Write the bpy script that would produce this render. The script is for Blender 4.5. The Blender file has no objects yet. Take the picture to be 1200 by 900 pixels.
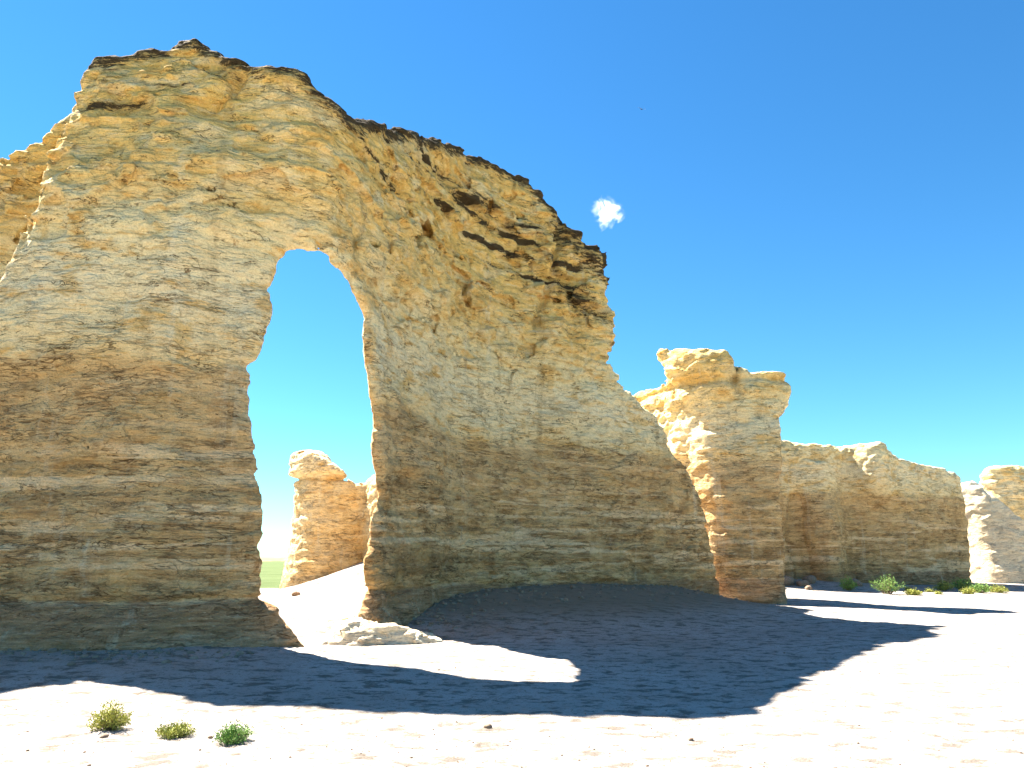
import bpy, math, random
import numpy as np
R = math.radians
rnd = random.Random(7)
scene = bpy.context.scene

# ------------------------------------------------------------ camera
cd = bpy.data.cameras.new("camera"); cam = bpy.data.objects.new("camera", cd)
scene.collection.objects.link(cam); scene.camera = cam
cam.location = (0, 0, 1.6)
cam.rotation_euler = (R(90) + math.atan(205/867.0), 0, 0)
cd.sensor_width = 36; cd.lens = 26.01; cd.clip_start = 0.05; cd.clip_end = 9000

# ------------------------------------------------------------ sky and sun
SUN_AZ, SUN_EL = 144.5, 53.2            # azimuth counted from +X
SKY_STRENGTH = 0.050
world = bpy.data.worlds.new("World"); scene.world = world; world.use_nodes = True
nt = world.node_tree; bg = nt.nodes["Background"]
sky = nt.nodes.new("ShaderNodeTexSky"); sky.sky_type = 'NISHITA'; sky.sun_disc = False
sky.sun_elevation = R(SUN_EL); sky.sun_rotation = R(90 - SUN_AZ)
sky.air_density = 1.0; sky.dust_density = 0.0; sky.ozone_density = 1.6
hs = nt.nodes.new("ShaderNodeHueSaturation"); hs.inputs["Saturation"].default_value = 1.24
tint = nt.nodes.new("ShaderNodeMix"); tint.data_type = 'RGBA'; tint.blend_type = 'MULTIPLY'; tint.inputs[0].default_value = 1.0
tint.inputs[7].default_value = (0.46, 0.78, 0.86, 1)
nt.links.new(sky.outputs[0], hs.inputs["Color"]); nt.links.new(hs.outputs[0], tint.inputs[6]); nt.links.new(tint.outputs[2], bg.inputs[0])
bg.inputs[1].default_value = SKY_STRENGTH
sl = bpy.data.lights.new("sun", 'SUN'); so = bpy.data.objects.new("sun", sl)
scene.collection.objects.link(so)
sl.energy = 5.0; sl.angle = R(0.5); sl.color = (1.0, 0.95, 0.87)
from mathutils import Vector
sd = Vector((math.cos(R(SUN_AZ))*math.cos(R(SUN_EL)), math.sin(R(SUN_AZ))*math.cos(R(SUN_EL)), math.sin(R(SUN_EL))))
so.rotation_euler = sd.to_track_quat('Z', 'Y').to_euler(); so.location = (-20, 10, 40)
vs = scene.view_settings
vs.view_transform = 'Standard'; vs.look = 'None'; vs.gamma = 1; vs.use_curve_mapping = False
vs.exposure = 2.42
scene.cycles.max_bounces = 10; scene.cycles.diffuse_bounces = 7; scene.cycles.volume_bounces = 3
scene.cycles.transparent_max_bounces = 8

# ------------------------------------------------------------ tagging helpers
col = scene.collection
def tag(o, label=None, cat=None, group=None, kind=None):
    if label: o["label"] = label
    if cat: o["category"] = cat
    if group: o["group"] = group
    if kind: o["kind"] = kind
    return o
def mesh_obj(name, V, F, mat, parent=None, smooth=True, attrs=None):
    V = np.asarray(V, np.float32); me = bpy.data.meshes.new(name)
    F = np.asarray(F, np.int32); n = F.shape[1]
    me.vertices.add(len(V)); me.vertices.foreach_set("co", V.ravel())
    me.loops.add(F.size); me.loops.foreach_set("vertex_index", F.ravel())
    me.polygons.add(len(F)); me.polygons.foreach_set("loop_start", np.arange(0, F.size, n, dtype=np.int32))
    me.polygons.foreach_set("loop_total", np.full(len(F), n, np.int32))
    if smooth: me.polygons.foreach_set("use_smooth", np.ones(len(F), bool))
    me.update(calc_edges=True); me.validate()
    for k, a in (attrs or {}).items():
        at = me.attributes.new(k, 'FLOAT', 'POINT'); at.data.foreach_set("value", np.asarray(a, np.float32))
    if mat: me.materials.append(mat)
    o = bpy.data.objects.new(name, me); col.objects.link(o)
    if parent: o.parent = parent
    return o

# ------------------------------------------------------------ noise
from concurrent.futures import ThreadPoolExecutor
_TB = np.random.default_rng(20240).integers(0, 2**31-1, 32**3).astype(np.int32)   # hash table on a 32-cell lattice
def _h(i, j, k, seed):
    o = (seed*7919) & 32767
    return _TB[((((i & 31) << 10) | ((j & 31) << 5) | (k & 31)) + o) & 32767]
def _u(h): return (h & 0xffff).astype(np.float32)*np.float32(1/65535.0)
def _par(fn, x, y, z, seed, nout):
    x, y, z = (np.asarray(a, np.float32) for a in (x, y, z))
    shp = x.shape; x, y, z = x.ravel(), np.broadcast_to(y, shp).ravel(), np.broadcast_to(z, shp).ravel()
    out = [np.empty(len(x), np.float32) for _ in range(nout)]
    def job(a):
        r = fn(x[a:a+60000], y[a:a+60000], z[a:a+60000], seed)
        for q in range(nout): out[q][a:a+60000] = r[q]
    with ThreadPoolExecutor(4) as ex: list(ex.map(job, range(0, len(x), 60000)))
    return [q.reshape(shp) for q in out]
def _perlin(x, y, z, seed):
    i = np.floor(x); j = np.floor(y); k = np.floor(z)
    fx, fy, fz = x-i, y-j, z-k
    i, j, k = i.astype(np.int32), j.astype(np.int32), k.astype(np.int32)
    q = lambda t: t*t*t*(t*(t*6-15)+10)
    u, v, w = q(fx), q(fy), q(fz)
    r = np.zeros_like(x)
    for a in (0, 1):
        for b in (0, 1):
            for c in (0, 1):
                h = _h(i+a, j+b, k+c, seed)
                gx = (h & 255)*np.float32(1/127.5)-1; gy = ((h >> 8) & 255)*np.float32(1/127.5)-1
                gz_ = ((h >> 16) & 255)*np.float32(1/127.5)-1
                r += (gx*(fx-a)+gy*(fy-b)+gz_*(fz-c))*((u if a else 1-u)*(v if b else 1-v)*(w if c else 1-w))
    return (r*np.float32(1.3),)
def perlin(x, y, z, seed=0): return _par(_perlin, x, y, z, seed, 1)[0]
def _worley(x, y, z, seed):
    i = np.floor(x).astype(np.int32); j = np.floor(y).astype(np.int32); k = np.floor(z).astype(np.int32)
    f1 = np.full(x.shape, 9., np.float32); cv = np.zeros(x.shape, np.float32)
    x, y, z = x-i, y-j, z-k; e = np.float32(1/1024)
    for a in (-1, 0, 1):
        for b in (-1, 0, 1):
            for c in (-1, 0, 1):
                h = _h(i+a, j+b, k+c, seed)
                d = ((h & 1023)*e+a-x)**2+(((h >> 10) & 1023)*e+b-y)**2+(((h >> 20) & 1023)*e+c-z)**2
                m = d < f1
                f1 = np.where(m, d, f1); cv = np.where(m, ((h >> 4) & 4095)*np.float32(1/4096), cv)
    return np.sqrt(f1), cv
def worley(x, y, z, seed=0):
    """distance to the nearest cell point and that cell's random value"""
    return _par(_worley, x, y, z, seed, 2)
def layer1(u, seed):
    """bedding hardness along the height: plateaus with quick steps between"""
    i = np.floor(u).astype(np.int32); f = (u-i).astype(np.float32)
    a = _u(_h(i, i*0+seed, i*0, 5)); b = _u(_h(i+1, i*0+seed, i*0, 5))
    f = np.clip((f-.5)*2.6+.5, 0, 1); f = f*f*(3-2*f)
    return a*(1-f)+b*f
def sstep(a, b, x):
    t = np.clip((x-a)/(b-a), 0, 1); return t*t*(3-2*t)

# ------------------------------------------------------------ surface nets
def surface_nets(F, o, h):
    S = F < 0
    c = S[:-1,:-1,:-1].astype(np.int8)
    for a, b, d in ((1,0,0),(0,1,0),(0,0,1),(1,1,0),(1,0,1),(0,1,1),(1,1,1)):
        c += S[a:S.shape[0]-1+a, b:S.shape[1]-1+b, d:S.shape[2]-1+d]
    act = (c > 0) & (c < 8); del c
    I, J, K = np.nonzero(act)
    idx = np.full(act.shape, -1, np.int32); idx[I, J, K] = np.arange(len(I))
    acc = np.zeros((len(I), 3), np.float32); cnt = np.zeros(len(I), np.float32)
    cr = [(0,0,0),(1,0,0),(0,1,0),(1,1,0),(0,0,1),(1,0,1),(0,1,1),(1,1,1)]
    for p in range(8):
        for q in range(p+1, 8):
            A, B = cr[p], cr[q]
            if sum(abs(A[n]-B[n]) for n in range(3)) != 1: continue
            fa = F[I+A[0], J+A[1], K+A[2]]; fb = F[I+B[0], J+B[1], K+B[2]]
            m = (fa < 0) != (fb < 0); t = np.where(m, fa/(fa-fb+1e-20), 0)
            for n in range(3):
                acc[:, n] += np.where(m, A[n]+t*(B[n]-A[n]), 0)
            cnt += m
    V = acc/cnt[:, None]+np.stack([I, J, K], 1); V = V*h+np.array(o)
    Q = []
    for ax in range(3):
        s0 = [slice(0, -1)]*3; s1 = [slice(0, -1)]*3; s1[ax] = slice(1, None)
        a = S[tuple(s0)]; b = S[tuple(s1)]
        m = a != b
        b1, b2 = (ax+1) % 3, (ax+2) % 3
        sl_ = [slice(None)]*3; sl_[b1] = slice(1, None); sl_[b2] = slice(1, None)
        e = np.argwhere(m[tuple(sl_)])
        e[:, b1] += 1; e[:, b2] += 1
        def g(d1, d2):
            w = e.copy(); w[:, b1] -= d1; w[:, b2] -= d2
            return idx[w[:, 0], w[:, 1], w[:, 2]]
        q = np.stack([g(1, 1), g(0, 1), g(0, 0), g(1, 0)], 1)
        flip = b[e[:, 0], e[:, 1], e[:, 2]]
        q[flip] = q[flip][:, ::-1]
        Q.append(q)
    return V, np.concatenate(Q)

def largest_piece(V, Q):
    """drop crumbs that float free of the main body"""
    lab = np.arange(len(V))
    while True:
        m = lab[Q].min(1); new = lab.copy()
        for c_ in range(4): np.minimum.at(new, Q[:, c_], m)
        new = new[new]; new = new[new]
        if (new == lab).all(): break
        lab = new
    keep = np.bincount(lab).argmax(); kv = lab == keep
    ix = np.cumsum(kv)-1
    return V[kv], ix[Q[kv[Q[:, 0]]]]

# ------------------------------------------------------------ plan curves and profiles
def curve(nodes, step=0.1, sm=6):
    n = np.array(nodes, float)
    seg = np.hypot(*np.diff(n, axis=0).T); S = np.r_[0, np.cumsum(seg)]
    s = np.arange(0, S[-1], step); x = np.interp(s, S, n[:, 0]); y = np.interp(s, S, n[:, 1])
    for _ in range(sm*4):
        x[1:-1] = (x[:-2]+2*x[1:-1]+x[2:])/4; y[1:-1] = (y[:-2]+2*y[1:-1]+y[2:])/4
    return x, y, np.r_[0, np.cumsum(np.hypot(np.diff(x), np.diff(y)))]
def poly_sd(S, Z, poly):
    """signed distance to the outline, negative inside"""
    P = np.array(poly, np.float32); n = len(P)
    D = np.full(S.shape, 1e9, np.float32); ins = np.zeros(S.shape, bool)
    for i in range(n):
        a, b = P[i], P[(i+1) % n]; e = b-a
        L = float(e@e)
        if L < 1e-9: continue
        t = np.clip(((S-a[0])*e[0]+(Z-a[1])*e[1])/L, 0, 1)
        D = np.minimum(D, (S-a[0]-t*e[0])**2+(Z-a[1]-t*e[1])**2)
        if a[1] != b[1]:
            ins ^= ((a[1] > Z) != (b[1] > Z)) & (S < e[0]*(Z-a[1])/e[1]+a[0])
    return np.where(ins, -np.sqrt(D), np.sqrt(D))
def smax(a, b, k):
    h = np.clip(.5+.5*(a-b)/k, 0, 1)
    return b*(1-h)+a*h+k*h*(1-h)

def rock(nodes, prof, Tf, Tb, trange, h, name, mat, seed=0, amp=1.0, blocks=lambda s, z: .5, strata=lambda s, z: 1.0,
         k=.45, big=1.0, lichen=None, stretch=1.0, extra=None, hole=None, topslope=0.0, belt=1.0):
    x, y, S = curve(nodes)
    P = np.array(prof, float)
    s0, s1 = P[:, 0].min()-.5, P[:, 0].max()+.5
    s0 = max(s0, 0.0) if P[:, 0].min() >= 0 and s0 < 0 else s0
    z0, z1 = -.8, P[:, 1].max()+.6
    sg = np.arange(s0, s1, h, dtype=np.float32); tg = np.arange(trange[0], trange[1], h, dtype=np.float32)
    zg = np.arange(z0, z1, h, dtype=np.float32)
    SS, ZZ = np.meshgrid(sg, zg, indexing='ij')
    D = poly_sd(SS, ZZ, prof)
    tops = sstep(-2.2, -.6, D-0*SS)
    T1 = Tf(SS, ZZ, D)+0*SS; T2 = Tb(SS, ZZ, D)+0*SS
    ctr = (T1-T2)/2; half = (T1+T2)/2
    F = np.empty((len(sg), len(tg), len(zg)), np.float32)
    for j, t in enumerate(tg):
        F[:, j, :] = smax(np.abs(t-ctr)-half, D+(hole(SS, ZZ)*(max(t-.2, 0)+2.0*max(-t-.02, 0)+.2*sstep(3.5, 6, ZZ)+.04) if hole is not None else 0)+topslope*sstep(14.6, 16.5, SS)*max(-t-.15, 0)*tops, k)
    I, J, K = np.nonzero(np.abs(F) < .56)
    s, t, z = sg[I], tg[J], zg[K]
    f = F[I, J, K]
    o = seed*17.3
    n1 = perlin(s/2.6+o, t/2.6, z/2.2, seed+1)
    n2 = perlin(s/1.15+o, t/1.15, z/.8, seed+2)
    n3 = perlin(s/.5, t/.5+o, z/.33, seed+3)
    n4 = perlin(s/.24, t/.24+o, z/.13, seed+4)
    rimk = .3+.7*sstep(.1, 1.1, -D[I, K])
    d = big*(.22*n1+.13*n2)*rimk+.06*n3+.045*n4
    w = z+.10*n1+.05*n2+.02*n3
    L = .55*layer1(w*1.7, seed+11)+.3*layer1(w*4.3, seed+12)+.22*layer1(w*9.5, seed+13)-.5
    d = d+strata(s, z)*.07*L*(.75+.9*n2)
    bs = 1/(.85*stretch)
    _, c1 = worley(s*bs*.8+.3*n2+.12*n3, t*bs+.2*n1, z*bs*1.7+.25*n2+.15*n3, seed+21)
    f1b, c2 = worley(s*bs*2.1+.3*n3, t*bs*2.1, z*bs*4.2+.3*n3, seed+22)
    B = blocks(s, z)
    d = d+B*(.34*(c1-.5)*rimk+.15*(c2-.5)*(.5+.5*rimk))
    # scoured pits
    f1c, cc = worley(s*.9, t*.9, z*1.5, seed+31)
    d = d+np.where(cc > .8, .16*(1-sstep(.06, .16, f1c)), 0)
    if extra is not None: d = d+extra(s, t, z, n1, n2, n3)
    F[I, J, K] = f+amp*d
    V, Q = surface_nets(F, (sg[0], tg[0], zg[0]), h)
    V, Q = largest_piece(V, Q)
    s, t, z = V[:, 0], V[:, 1], V[:, 2]
    cx = np.interp(s, S, x); cy = np.interp(s, S, y)
    # tangent, smoothed
    tx = np.gradient(x); ty = np.gradient(y); l = np.hypot(tx, ty); tx /= l; ty /= l
    for _ in range(20):
        tx[1:-1] = (tx[:-2]+2*tx[1:-1]+tx[2:])/4; ty[1:-1] = (ty[:-2]+2*ty[1:-1]+ty[2:])/4
    gx = np.interp(s, S, tx); gy = np.interp(s, S, ty); l = np.hypot(gx, gy); gx /= l; gy /= l
    # beyond the ends continue straight
    ov = np.where(s < 0, s, np.where(s > S[-1], s-S[-1], 0))
    W = np.stack([cx+gx*ov+gy*t, cy+gy*ov-gx*t, z], 1)
    at = {}
    if lichen is not None: at['lichen'] = lichen(s, t, z)
    else: at['lichen'] = np.zeros(len(s))
    at['belt'] = np.full(len(s), belt)
    return mesh_obj(name, W, Q, mat, attrs=at)

# ------------------------------------------------------------ materials
def mat_new(name):
    m = bpy.data.materials.new(name); m.use_nodes = True
    n = m.node_tree; b = n.nodes["Principled BSDF"]; return m, n, b
class NB:
    def __init__(s, n): s.n = n
    def __call__(s, t, **kw):
        x = s.n.nodes.new(t)
        for k_, v in kw.items(): setattr(x, k_, v)
        return x
    def link(s, a, b): s.n.links.new(a, b)
    def val(s, sock, v):
        if isinstance(v, (int, float)): sock.default_value = v
        elif isinstance(v, tuple): sock.default_value = v if len(v) != 3 or sock.type == 'VECTOR' else (*v, 1)
        else: s.link(v, sock)
    def math(s, op, a, b=0.0, c=None, clamp=False):
        x = s("ShaderNodeMath", operation=op, use_clamp=clamp); s.val(x.inputs[0], a); s.val(x.inputs[1], b)
        if c is not None: s.val(x.inputs[2], c)
        return x.outputs[0]
    def mapr(s, v, a, b, c=0.0, d=1.0, smooth=True):
        x = s("ShaderNodeMapRange"); x.interpolation_type = 'SMOOTHSTEP' if smooth else 'LINEAR'
        s.val(x.inputs[0], v)
        for i_, q in zip((1, 2, 3, 4), (a, b, c, d)): s.val(x.inputs[i_], q)
        return x.outputs[0]
    def mix(s, f, a, b, mode='MIX'):
        x = s("ShaderNodeMix", data_type='RGBA', blend_type=mode); s.val(x.inputs[0], f); s.val(x.inputs[6], a); s.val(x.inputs[7], b)
        return x.outputs[2]
    def noise(s, vec, scale, detail=4, rough=.55, dist=0.0, out=0):
        x = s("ShaderNodeTexNoise"); s.link(vec, x.inputs["Vector"])
        x.inputs["Scale"].default_value = scale; x.inputs["Detail"].default_value = detail
        x.inputs["Roughness"].default_value = rough; x.inputs["Distortion"].default_value = dist
        return x.outputs[out]
    def mapping(s, vec, scale):
        x = s("ShaderNodeMapping"); s.link(vec, x.inputs[0]); x.inputs["Scale"].default_value = scale
        return x.outputs[0]
    def ramp(s, v, stops):
        x = s("ShaderNodeValToRGB"); s.link(v, x.inputs[0]); e = x.color_ramp.elements
        while len(e) < len(stops): e.new(.5)
        for q, (p, c_) in zip(e, stops): q.position = p; q.color = (*c_, 1)
        return x.outputs[0]

def rock_material():
    m, n, b = mat_new("chalk_rock"); N = NB(n)
    geo = N("ShaderNodeNewGeometry"); pos = geo.outputs["Position"]
    sep = N("ShaderNodeSeparateXYZ"); N.link(pos, sep.inputs[0]); z = sep.outputs[2]
    nb = N.noise(pos, .35, 3); nm = N.noise(pos, 1.6, 4, .6)
    flat = N.mapping(pos, (1, 1, 5.5)); flat2 = N.mapping(pos, (1, 1, 14))
    ns = N.noise(flat, 1.3, 6, .65, .4)           # streaky along the bedding
    nf = N.noise(flat2, 1.2, 6, .7, .3)
    nfine = N.noise(flat, 9, 5, .7)
    # warped height
    zw = N.math('ADD', z, N.math('MULTIPLY', N.math('SUBTRACT', nb, .5), 1.1))
    zw = N.math('ADD', zw, N.math('MULTIPLY', N.math('SUBTRACT', nm, .5), .6))
    zn = N.math('DIVIDE', zw, 14.0)
    # the upper part: cream, pale grey and ochre
    up = N.ramp(zn, [(.2, (.84, .60, .27)), (.36, (.84, .63, .31)), (.46, (.90, .74, .45)), (.53, (.90, .72, .38)), (.60, (.86, .61, .24)), (.75, (.85, .56, .17)), (.95, (.82, .54, .175))])
    up = N.mix(N.mapr(ns, .5, .72), up, (.68, .38, .10))
    up = N.mix(N.mapr(ns, .5, .3, 0, .55), up, (.90, .76, .48))
    bl = N.noise(N.mapping(pos, (1, 1, 1.8)), .75, 5, .62, .6)
    up = N.mix(N.mapr(bl, .50, .62, 0, .55), up, (.90, .72, .40))
    up = N.mix(N.mapr(bl, .46, .36, 0, .6), up, (.72, .43, .12))
    # the lower, weathered part: brown with pale beds
    lo = N.ramp(ns, [(.3, (.29, .165, .07)), (.5, (.55, .335, .14)), (.68, (.77, .50, .23))])
    bn = N.noise(N.mapping(pos, (.05, .05, 1)), 2.9, 3, .6, .25)
    bed = N.mapr(N.math('ADD', bn, N.math('MULTIPLY', N.math('SUBTRACT', ns, .5), .35)), .52, .62)
    bdk = N.mapr(N.math('ADD', bn, N.math('MULTIPLY', N.math('SUBTRACT', ns, .5), .35)), .46, .36)
    bz = N.mapr(zw, 4.0, 3.0)
    lo = N.mix(N.math('MULTIPLY', bed, N.mapr(bz, 0, 1, .3, .75)), lo, (.90, .66, .38))
    lo = N.mix(N.math('MULTIPLY', bdk, N.mapr(bz, 0, 1, .2, .55)), lo, (.20, .13, .06))
    # sharp edge of the weathered belt, undulating
    edge = N.math('ADD', z, N.math('MULTIPLY', N.math('SUBTRACT', nb, .5), .9))
    edge = N.math('ADD', edge, N.math('MULTIPLY', N.math('SUBTRACT', ns, .5), .7))
    fz = N.mapr(edge, 5.25, 4.85)
    fz = N.math('MULTIPLY', fz, N.mapr(N.math('ADD', nm, N.math('MULTIPLY', z, .03)), .50, .66, 1.0, .72))
    ab = N('ShaderNodeAttribute'); ab.attribute_name = 'belt'
    c = N.mix(N.math('MULTIPLY', N.math('MULTIPLY', fz, ab.outputs[2]), .95), up, lo)
    # foot of the rock
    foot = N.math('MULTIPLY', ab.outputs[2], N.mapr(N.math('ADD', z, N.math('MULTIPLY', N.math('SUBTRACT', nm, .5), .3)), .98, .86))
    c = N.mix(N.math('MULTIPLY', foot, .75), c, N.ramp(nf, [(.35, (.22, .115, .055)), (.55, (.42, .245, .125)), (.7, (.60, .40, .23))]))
    dr = N.noise(N.mapping(pos, (1, 1, .07)), 1.7, 5, .65)
    c = N.mix(N.mapr(dr, .56, .68, 0, .38), c, (.80, .70, .48))
    c = N.mix(N.mapr(dr, .44, .34, 0, .3), c, (.34, .21, .08))
    # rust spots and blotches
    rust = N.noise(pos, 3.1, 5, .7, .5)
    c = N.mix(N.mapr(rust, .63, .72, 0, .7), c, (.36, .17, .05))
    dk = N.noise(flat, 3.5, 6, .75)
    c = N.mix(N.mapr(dk, .58, .72, 0, .7), c, (.20, .14, .075))
    lt = N.noise(flat, 6.0, 4, .7)
    c = N.mix(N.mapr(lt, .58, .75, 0, .6), c, (.86, .70, .44))
    # thin cracks along the bedding and a few steep ones
    v = N("ShaderNodeTexVoronoi", feature='DISTANCE_TO_EDGE')
    wv = N("ShaderNodeVectorMath", operation='MULTIPLY_ADD')
    nc = N("ShaderNodeTexNoise"); N.link(pos, nc.inputs["Vector"]); nc.inputs["Scale"].default_value = 2.2; nc.inputs["Detail"].default_value = 4
    N.link(nc.outputs[1], wv.inputs[0]); wv.inputs[1].default_value = (.8, .8, .45); N.link(pos, wv.inputs[2])
    N.link(N.mapping(wv.outputs[0], (.9, .9, 3.4)), v.inputs["Vector"]); v.inputs["Scale"].default_value = 1.0
    v2 = N("ShaderNodeTexVoronoi", feature='DISTANCE_TO_EDGE')
    N.link(N.mapping(wv.outputs[0], (2.8, 2.8, 11)), v2.inputs["Vector"]); v2.inputs["Scale"].default_value = 1.0
    gate = N.mapr(N.noise(pos, .9, 3), .54, .66)
    gate2 = N.mapr(N.noise(pos, 1.7, 3), .5, .64)
    ck = N.math('MULTIPLY', N.mapr(v.outputs[0], .022, .004), gate)
    ck2 = N.math('MULTIPLY', N.mapr(v2.outputs[0], .045, .01), gate2)
    # short broken fissures that follow the bedding, their shading contrast put into the colour
    for sc_, dist, eps, g0, op, sd_ in ((.9, .7, .010, .46, .85, (1, 1, 4.6)), (2.0, .15, .013, .52, .6, (1, 1, 9))):
        q = N.noise(N.mapping(pos, sd_), sc_, 4, .62, dist)
        ln_ = N.mapr(N.math('ABSOLUTE', N.math('SUBTRACT', q, .5)), eps, eps*.15)
        gt = N.mapr(N.noise(N.mapping(pos, (1, 1, 2.5)), sc_*1.7, 3, .6), g0, g0+.1)
        fs = N.math('MULTIPLY', ln_, gt)
        fis = fs if sc_ == .9 else N.math('MAXIMUM', fis, fs)
        c = N.mix(N.math('MULTIPLY', fs, op), c, (.17, .09, .035))
    c = N.mix(N.math('MULTIPLY', ck, .35), c, (.16, .09, .04))
    c = N.mix(N.math('MULTIPLY', ck2, .18), c, (.22, .13, .06))
    # continuous partings between the beds
    pn = N.noise(N.mapping(pos, (.16, .16, 1)), 7.5, 3, .6, .12)
    pl = N.mapr(N.math('ABSOLUTE', N.math('SUBTRACT', pn, .47)), .022, .004)
    pg = N.mapr(N.noise(N.mapping(pos, (.7, .7, 1.6)), .8, 3, .6), .42, .6)
    pl = N.math('MULTIPLY', N.math('MULTIPLY', pl, pg), N.mapr(z, 7.5, 4.5, .35, 1.0))
    c = N.mix(N.math('MULTIPLY', pl, .6), c, (.17, .10, .045))
    # black lichen of the caprock
    at = N("ShaderNodeAttribute"); at.attribute_name = "lichen"
    ln = N.noise(N.mapping(pos, (1, 1, 4.5)), 2.6, 8, .8, .3)
    lm = N.mapr(N.math('ADD', N.math('MULTIPLY', N.math('SUBTRACT', ln, .5), 2.6), N.math('MULTIPLY', N.math('SUBTRACT', at.outputs[2], .5), .75)), .0, .16)
    lm = N.math('MULTIPLY', lm, N.mapr(at.outputs[2], .0, .3))
    c = N.mix(N.math('MULTIPLY', N.mapr(at.outputs[2], .1, .9), .45), c, (.30, .19, .08))
    c = N.mix(N.math('MULTIPLY', lm, .93), c, (.045, .032, .02))
    c = N.mix(N.mapr(ab.outputs[2], .3, .1, 0, .5), c, (.86, .80, .68))  # rocks low in belt are whitened: their sunlit glare is put into the colour
    fine = N.noise(pos, 28, 4, .7)
    c = N.mix(.3, c, N.mix(N.mapr(fine, .3, .7), (.6, .57, .52), (1.35, 1.35, 1.35)), 'MULTIPLY')
    N.link(c, b.inputs["Base Color"])
    b.inputs["Roughness"].default_value = .95; b.inputs["Specular IOR Level"].default_value = .08
    # relief
    hgt = N.math('ADD', N.math('MULTIPLY', nf, .04), N.math('MULTIPLY', N.noise(flat, 3.2, 7, .66, .4), .06))
    for sc_, am, sv in ((1.5, .09, (1, 1, 2.2)), (4.2, .04, (1, 1, 2.8)), (11, .018, (1, 1, 1.8))):
        vf = N("ShaderNodeTexVoronoi", feature='F1'); N.link(N.mapping(wv.outputs[0], tuple(q*sc_ for q in sv)), vf.inputs["Vector"]); vf.inputs["Scale"].default_value = 1.0
        hgt = N.math('SUBTRACT', hgt, N.math('MULTIPLY', vf.outputs[0], am))
    hgt = N.math('ADD', hgt, N.math('MULTIPLY', fine, .010))
    hgt = N.math('ADD', hgt, N.math('MULTIPLY', N.noise(pos, 11, 5, .7), .03))
    hgt = N.math('SUBTRACT', hgt, N.math('MULTIPLY', ck, .02))
    hgt = N.math('SUBTRACT', hgt, N.math('MULTIPLY', fis, .03))
    hgt = N.math('SUBTRACT', hgt, N.math('MULTIPLY', ck2, .01))
    hgt = N.math('SUBTRACT', hgt, N.math('MULTIPLY', pl, .03))
    bp = N("ShaderNodeBump"); bp.inputs["Strength"].default_value = 1.0; bp.inputs["Distance"].default_value = 1.0
    N.link(hgt, bp.inputs["Height"]); N.link(bp.outputs[0], b.inputs["Normal"])
    return m
ROCK = rock_material()

# ------------------------------------------------------------ ground height
ARCH = [(-24, 15.5), (-15, 14.4), (-9.8, 13.9), (-6.8, 13.75), (-4.75, 13.5), (-3.72, 13.8), (-3.38, 15.2), (-2.75, 18.1), (-1.68, 20.9), (0, 22.7), (2.4, 23.9), (5.1, 25.6), (7.6, 27.3), (9, 28.2)]
def ground_z(X, Y):
    X = np.asarray(X, np.float32); Y = np.asarray(Y, np.float32)
    shp = X.shape; Xf, Yf = X.ravel(), Y.ravel()
    r = np.hypot(Xf, Yf)
    z = np.zeros(Xf.shape, np.float32)
    near = r < 90
    x, y = Xf[near], Yf[near]
    cx, cy, cs = curve(ARCH, .12, 30)
    bd = np.full(x.shape, 1e9, np.float32); bs = np.zeros(x.shape, np.float32)
    for i in range(0, len(cx)):
        d = (x-cx[i])**2+(y-cy[i])**2; m = d < bd; bd = np.where(m, d, bd); bs = np.where(m, cs[i], bs)
    bd = np.sqrt(bd)
    A = np.interp(bs, [0, 12, 19, 21, 23, 25.5, 28.5, 32, 36, 38.8], [.32, .32, .26, 0, .06, .40, .74, .84, .70, .1])
    q = np.clip(1-np.maximum(bd-.5, 0)/6.2, 0, 1)
    h = A*q**1.35
    # mound beneath the rock beyond the arch
    def bump(px, py, sx, sy, a): return a*np.exp(-((x-px)/sx)**2-((y-py)/sy)**2)
    h = h+bump(-4.2, 34, 4.4, 6.5, 2.0)+bump(14.5, 41, 5, 4.5, .55)+bump(10.5, 36, 2.2, 3, .25)+bump(24, 46, 8, 4, .35)
    n = .07*perlin(x/5, y/5, 0*x, 3)+.025*perlin(x/1.3, y/1.3, 0*x, 4)+.011*perlin(x/.42, y/.42, 0*x, 5)+.006*perlin(x/.15, y/.15, 0*x, 6)
    n = n+.012*np.abs(perlin(x/.8, y/.35, 0*x, 8))
    cr = perlin(x/.9, y/.32, 0*x, 9)
    n = n+.02*sstep(.1, .45, cr)*(.5+perlin(x/3, y/3, 0*x, 10))
    z[near] = h+n*np.clip((90-r[near])/30, 0, 1)
    return z.reshape(shp)
def gz(x, y): return float(ground_z(np.array([x]), np.array([y]))[0])

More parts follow.
